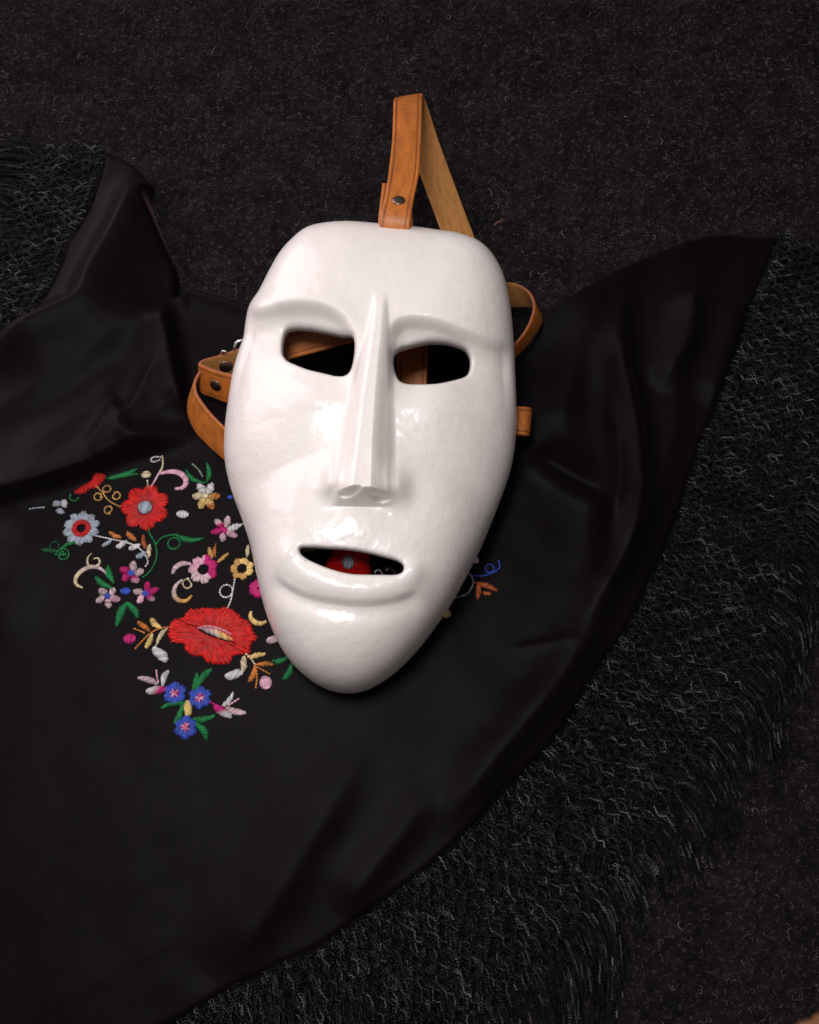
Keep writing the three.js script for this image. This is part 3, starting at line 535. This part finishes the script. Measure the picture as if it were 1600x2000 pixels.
{
  const NA = 720, NR = 260, NS = 22, holes = [eyeL, eyeR, lips], boxes = holes.map((h) => [Math.min(...h.map((p) => p[0])), Math.max(...h.map((p) => p[0])), Math.min(...h.map((p) => p[1])), Math.max(...h.map((p) => p[1]))]);
  const hole = (x, y) => { let d = 1; holes.forEach((h, k) => { const b = boxes[k]; if (x < b[0] - 0.006 || x > b[1] + 0.006 || y < b[2] - 0.006 || y > b[3] + 0.006) return; d = Math.min(d, -sdf(x, y, h)); }); return d; };  // positive on the face
  const at = (i, j) => { const a = i / NA * Math.PI * 2, r = Rad(a) * (1 - Math.pow(1 - j / NR, 1.5)); return [ctr[0] + Math.cos(a) * r, ctr[1] + Math.sin(a) * r]; };
  const g = trimGrid(NA, NR, at, hole, 0.00064), W = NA + 1, rows = NR + NS, pos = [], uv = [];
  const round = 0.0032;
  g.xy.forEach(([x, y], k) => { const d = Math.max(0, g.s[k]); let z = faceZ(x, y); const rd = y < footY ? 0.0019 : round; if (d < rd) z -= (rd - Math.sqrt(rd * rd - (rd - d) ** 2)) * 0.85; const p = toWorld(x, y, z); pos.push(p.x, p.y, p.z); uv.push(x * 14, y * 14); });
  // the rim runs back towards the ground
  const rimZ = [];
  for (let j = 1; j <= NS; j++) for (let i = 0; i <= NA; i++) {
    const a = i / NA * Math.PI * 2, t = j / NS, R = Rad(a) - 0.004 * t * t, x = ctr[0] + Math.cos(a) * R, y = ctr[1] + Math.sin(a) * R, w0 = toWorld(x, y, 0), drop = Math.max(0.002, (w0.y - 0.012) * 0.72), zr = rimZ[i] ??= faceZ(ctr[0] + Math.cos(a) * Rad(a), ctr[1] + Math.sin(a) * Rad(a));
    const p = toWorld(x, y, zr * (1 - sstep(0, 0.5, t)) - drop * t); pos.push(p.x, p.y, p.z); uv.push(x * 14, (y - drop * t) * 14); g.s.push(1);
  }
  const idx = [], n = W * (rows + 1);
  for (let j = 0; j < rows; j++) for (let i = 0; i < NA; i++) { const a = j * W + i, b = a + W; if (j > 0 && g.keepTri(a, b, a + 1)) idx.push(a, b, a + 1); if (g.keepTri(a + 1, b, b + 1)) idx.push(a + 1, b, b + 1); }
  // weld the seam of the polar grid
  for (let k = 0; k < idx.length; k++) if (idx[k] % W === NA) idx[k] -= NA;
  for (let k = 0; k < idx.length; k++) if (idx[k] < W) idx[k] = 0;
  const tmp = geo(pos, idx), N = tmp.attributes.normal.array;
  const inner = []; const thick = 0.0055;
  for (let k = 0; k < n; k++) {
    const row = k / W | 0, rho = row <= NR ? (1 - Math.pow(1 - row / NR, 1.5)) : 1, w = sstep(0.86, 0.985, rho), dir = V3(N[k * 3], N[k * 3 + 1], N[k * 3 + 2]).multiplyScalar(w).addScaledVector(nrm, 1 - w).normalize();
    inner.push(pos[k * 3] - dir.x * thick, pos[k * 3 + 1] - dir.y * thick, pos[k * 3 + 2] - dir.z * thick);
  }
  // at the cut edges go straight back
  const count = new Map(), key = (a, b) => a < b ? a * n + b : b * n + a, tri = idx.length;
  for (let k = 0; k < tri; k += 3) for (const [a, b] of [[idx[k], idx[k + 1]], [idx[k + 1], idx[k + 2]], [idx[k + 2], idx[k]]]) { const q = key(a, b); if (count.has(q)) count.set(q, null); else count.set(q, [a, b]); }
  const cut = new Set(); for (const e of count.values()) if (e) { cut.add(e[0]); cut.add(e[1]); }
  for (const k of cut) if (k < W * (NR + 1)) { inner[k * 3] = pos[k * 3] - nrm.x * thick; inner[k * 3 + 1] = pos[k * 3 + 1] - nrm.y * thick; inner[k * 3 + 2] = pos[k * 3 + 2] - nrm.z * thick; }
  const all = [...idx]; for (let k = 0; k < tri; k += 3) all.push(n + idx[k], n + idx[k + 2], n + idx[k + 1]);
  for (const e of count.values()) if (e) { const [a, b] = e; if (a !== b) all.push(a, n + a, b, b, n + a, n + b); }
  for (const v of inner) pos.push(v); const uv2 = uv.concat(uv);
  // y was mirrored by the polar order: face outwards
  const paint = noiseTexture(1024, (x, y) => 0.5 + 0.5 * tile(x, y, 60, 1.2) + 0.45 * tile(x * 1, y, 26, 5.1) + 0.22 * tile(x, y, 140, 8.4) - 0.8 * Math.max(0, tile(x, y, 38, 12.4) - 0.42));
  const spots = []; for (let k = 0; k < 40; k++) spots.push([rnd(), rnd(), 0.0008 + 0.0016 * rnd() * rnd(), 0.15 + 0.4 * rnd()]);
  const specks = noiseTexture(1024, (x, y) => { let v = 0.965 + 0.05 * tile(x, y, 7, 3.3) + 0.03 * tile(x, y, 31, 9.2); for (const [a, b, q, k] of spots) { const d = (x - a) ** 2 + (y - b) ** 2; if (d < q * q) v *= 1 - k; } return v; });
  specks.repeat.set(0.3, 0.3);
  const m = new THREE.MeshPhysicalMaterial({ color: new THREE.Color().setRGB(0.86, 0.815, 0.79), roughness: 0.5, map: specks, clearcoat: 0.6, clearcoatRoughness: 0.15, bumpMap: paint, bumpScale: 0.00012 });
  mesh('face_shell', geo(pos, all, null, uv2), m, mask);
}

// ---------- mask: leather straps ----------
const leatherTex = noiseTexture(512, (x, y) => 0.5 + 0.5 * tile(x, y, 60, 2.2) + 0.4 * tile(x, y, 130, 5.5));
const leather = new THREE.MeshPhysicalMaterial({ vertexColors: true, roughness: 0.46, bumpMap: leatherTex, bumpScale: 0.00012, clearcoat: 0.15, clearcoatRoughness: 0.35 });
const suede = new THREE.MeshStandardMaterial({ vertexColors: true, roughness: 0.95, bumpMap: leatherTex, bumpScale: 0.0003 });
const GRAIN = C(186, 107, 44), CREASE = C(96, 42, 18), FLESH = C(168, 116, 62), EDGE = C(170, 100, 76);
const metal = new THREE.MeshStandardMaterial({ color: new THREE.Color().setRGB(0.20, 0.15, 0.12), metalness: 1, roughness: 0.36 });
const chrome = new THREE.MeshStandardMaterial({ color: new THREE.Color().setRGB(0.8, 0.78, 0.76), metalness: 1, roughness: 0.2 });
// a strap between two surveyed edges: lists of [u, v, height]; grain side towards tangent x (edge B - edge A) * flip
function strap(A, B, flip = 1, T = 0.0021, steps = 120) {
  const g = new THREE.Group(); g.name = numbered('strap'); mask.add(g);
  const ca = new THREE.CatmullRomCurve3(A.map((p) => P(...p))), cb = new THREE.CatmullRomCurve3(B.map((p) => P(...p)));
  const frame = (t) => { const a = ca.getPoint(t), b = cb.getPoint(t), e = 0.004, m0 = ca.getPoint(Math.max(0, t - e)).add(cb.getPoint(Math.max(0, t - e))), m1 = ca.getPoint(Math.min(1, t + e)).add(cb.getPoint(Math.min(1, t + e))), tan = m1.sub(m0).normalize(), w = b.clone().sub(a), n = tan.cross(w).normalize().multiplyScalar(flip); return { a, b, n }; };
  const prof = []; const K2 = 24; for (let k = 0; k <= K2; k++) prof.push(k / K2);
  const grainP = [], grainC = [], fleshP = [], fleshC = [], edgeP = [], edgeC = [], uvG = [], uvE = [], iG = [], iE = [];
  const put = (P0, C0, p, c, s) => { P0.push(p.x, p.y, p.z); C0.push(c.r * s, c.g * s, c.b * s); };
  for (let s = 0; s <= steps; s++) {
    const t = s / steps, { a, b, n } = frame(t), wid = a.distanceTo(b);
    for (const x of prof) {
      const dEdge = Math.min(x, 1 - x) * wid, gr = Math.exp(-(((dEdge - 0.0026) / 0.00042) ** 2)), roll = Math.max(0, 1 - dEdge / 0.0012), off = T / 2 - gr * 0.00045 - roll * roll * 0.0007;
      const p = a.clone().lerp(b, x), q = p.clone().addScaledVector(n, off), mott = 0.93 + 0.34 * noise(t * 18, x * 3, 3.3) + 0.22 * noise(t * 90, x * 12, 8);
      put(grainP, grainC, q, GRAIN.clone().lerp(CREASE, gr * 0.9), mott); uvG.push(x * wid * 40, t * 8);
      put(fleshP, fleshC, p.clone().addScaledVector(n, -T / 2 + roll * roll * 0.0004), FLESH, 0.9 + 0.3 * noise(t * 70, x * 14, 1.2));
    }
    for (const [p, q] of [[a, 1], [b, -1]]) { put(edgeP, edgeC, p.clone().addScaledVector(n, T / 2 - 0.0007), EDGE, 1); put(edgeP, edgeC, p.clone().addScaledVector(n, -T / 2 + 0.0004), EDGE, 0.9); uvE.push(0, t, 0.1, t); }
    if (s) {
      const W = K2 + 1; for (let k = 0; k < K2; k++) { const x = (s - 1) * W + k; iG.push(x, x + W, x + 1, x + 1, x + W, x + W + 1); }
      const y = (s - 1) * 4; for (const k of [0, 2]) iE.push(y + k, y + k + 4, y + k + 1, y + k + 1, y + k + 4, y + k + 5);
    }
  }
  // end caps close the strap
  const capP = [], capI = []; for (const s of [0, 1]) { const { a, b, n } = frame(s), o = capP.length / 3; for (const [p, k] of [[a, 1], [b, 1], [b, -1], [a, -1]]) { const q = p.clone().addScaledVector(n, k * T / 2 * 0.8); capP.push(q.x, q.y, q.z); } capI.push(o, o + 1, o + 2, o, o + 2, o + 3); }
  mesh('grain_side', geo(grainP, iG, grainC, uvG), leather, g);
  const fl = mesh('flesh_side', geo(fleshP, iG.slice(), fleshC, uvG.slice()), suede, g);
  const eg = geo(edgeP, iE, edgeC, uvE), cg = geo(capP, capI, Array(capP.length / 3).fill([EDGE.r, EDGE.g, EDGE.b]).flat(), Array(capP.length / 3 * 2).fill(0));
  mesh('cut_edge', mergeGeometries([eg, cg]), suede, g);
  return { g, frame };
}
for (const m of [leather, suede]) m.side = THREE.DoubleSide;
const domeShape = []; for (let k = 0; k <= 10; k++) { const a = k / 10 * Math.PI / 2; domeShape.push(new THREE.Vector2(Math.sin(a) * 0.0044, 0.0013 * Math.cos(a))); } domeShape.push(new THREE.Vector2(0.0042, -0.0006));
const dome = new THREE.LatheGeometry(domeShape, 28);
function rivet(s, t, x, side, scale = 1) {
  const { a, b, n } = s.frame(t), p = a.clone().lerp(b, x).addScaledVector(n, side * 0.0011);
  const m = mesh('rivet', dome, metal, s.g); m.position.copy(p); m.quaternion.setFromUnitVectors(V3(0, 1, 0), n.clone().multiplyScalar(side)); m.scale.setScalar(scale); return m;
}
// top strap: out of the slot in the forehead, folded over at its far end and back under the mask
const top = strap(
  [[742, 490, 0.066], [739, 462, 0.088], [743, 425, 0.096], [751, 390, 0.094], [759, 340, 0.083], [766, 275, 0.066], [768, 225, 0.054], [769, 200, 0.046], [772, 195, 0.036], [776, 215, 0.028], [793, 265, 0.020], [822, 345, 0.013], [864, 458, 0.011], [905, 560, 0.012]],
  [[802, 495, 0.066], [799, 466, 0.088], [802, 430, 0.096], [808, 390, 0.094], [818, 340, 0.083], [822, 275, 0.066], [824, 225, 0.054], [825, 190, 0.046], [827, 186, 0.036], [834, 205, 0.028], [852, 262, 0.020], [880, 340, 0.013], [922, 452, 0.011], [962, 555, 0.012]], -1);
const liner = strap([[742, 488, 0.062], [738, 455, 0.085], [740, 420, 0.091], [744, 385, 0.088], [747, 360, 0.082]], [[806, 490, 0.062], [805, 455, 0.085], [806, 430, 0.091], [804, 390, 0.088], [804, 362, 0.082]], -1, 0.0021, 40);
rivet(top, 0.222, 0.5, 1);
// right: loop on its edge and short tab
strap([[930, 560, 0.040], [960, 555, 0.040], [990, 552, 0.040], [1015, 557, 0.040], [1035, 573, 0.040], [1043, 598, 0.040], [1033, 634, 0.038], [1011, 666, 0.036], [975, 700, 0.034]],
  [[928, 606, 0.020], [955, 603, 0.020], [990, 601, 0.020], [1016, 599, 0.020], [1040, 601, 0.020], [1057, 622, 0.020], [1049, 645, 0.020], [1024, 678, 0.018], [990, 712, 0.018]], 1);
strap([[985, 794, 0.034], [1010, 794, 0.034], [1028, 795, 0.032], [1037, 797, 0.026], [1030, 799, 0.018], [985, 800, 0.015]], [[983, 847, 0.034], [1008, 848, 0.034], [1024, 850, 0.032], [1032, 852, 0.026], [1026, 853, 0.018], [983, 852, 0.015]], -1, 0.0021, 50);
// left: two loops
const loop = strap([[475, 738, 0.036], [449, 731, 0.036], [425, 725, 0.036], [402, 716, 0.036], [390, 709, 0.036], [397, 703, 0.036], [415, 698, 0.036], [440, 691, 0.036], [464, 682, 0.036], [520, 664, 0.036], [560, 652, 0.034]],
  [[470, 792, 0.016], [442, 786, 0.016], [416, 776, 0.016], [397, 769, 0.016], [392, 763, 0.016], [401, 757, 0.016], [418, 752, 0.016], [442, 745, 0.016], [466, 736, 0.016], [524, 716, 0.016], [564, 706, 0.015]], 1);
rivet(loop, 0.19, 0.5, 1, 0.95); rivet(loop, 0.70, 0.42, -1, 1.05);
strap([[405, 712, 0.032], [390, 728, 0.032], [381, 748, 0.032], [384, 768, 0.032], [397, 789, 0.032], [414, 810, 0.032], [440, 836, 0.032], [475, 868, 0.032]], [[390, 742, 0.013], [375, 765, 0.013], [368, 790, 0.012], [370, 815, 0.012], [383, 844, 0.012], [405, 868, 0.012], [437, 897, 0.012], [470, 926, 0.012]], -1);
// seen through the left eye, then the right
strap([[480, 674, 0.056], [560, 648, 0.060], [640, 628, 0.062], [720, 606, 0.060], [800, 588, 0.060]], [[486, 728, 0.050], [572, 700, 0.050], [648, 680, 0.052], [724, 660, 0.050], [800, 642, 0.052]], -1, 0.0021, 60);
strap([[770, 540, 0.036], [772, 640, 0.034], [776, 740, 0.030], [782, 840, 0.022]], [[840, 538, 0.036], [838, 640, 0.034], [834, 740, 0.030], [832, 840, 0.022]], 1, 0.0021, 40);
// buckle wire on the left strap
{
  const g = new THREE.Group(); g.name = 'buckle'; mask.add(g);
  const bow = (pts) => new THREE.TubeGeometry(new THREE.CatmullRomCurve3(pts.map((p) => P(...p))), 30, 0.0009, 8, false);
  mesh('buckle_frame', bow([[458, 688, 0.034], [458, 676, 0.040], [463, 668, 0.042], [473, 664, 0.042], [482, 668, 0.038]]), chrome, g);
  mesh('buckle_pin', bow([[430, 694, 0.034], [434, 687, 0.040], [439, 686, 0.041], [444, 692, 0.034]]), chrome, g);
}
// a stray pink thread on the carpet
{
  const t = mesh('lint_thread', new THREE.TubeGeometry(new THREE.CatmullRomCurve3([[966, 440, 0.003], [971, 434, 0.004], [977, 433, 0.004], [981, 428, 0.003]].map((p) => P(...p))), 16, 0.00035, 5, false), new THREE.MeshStandardMaterial({ color: new THREE.Color().setRGB(0.3, 0.13, 0.1), roughness: 0.8 }), scene);
  t.userData = { label: 'tiny reddish thread lying on the carpet right of the top strap', category: 'thread' };
}

renderer.render(scene, camera);
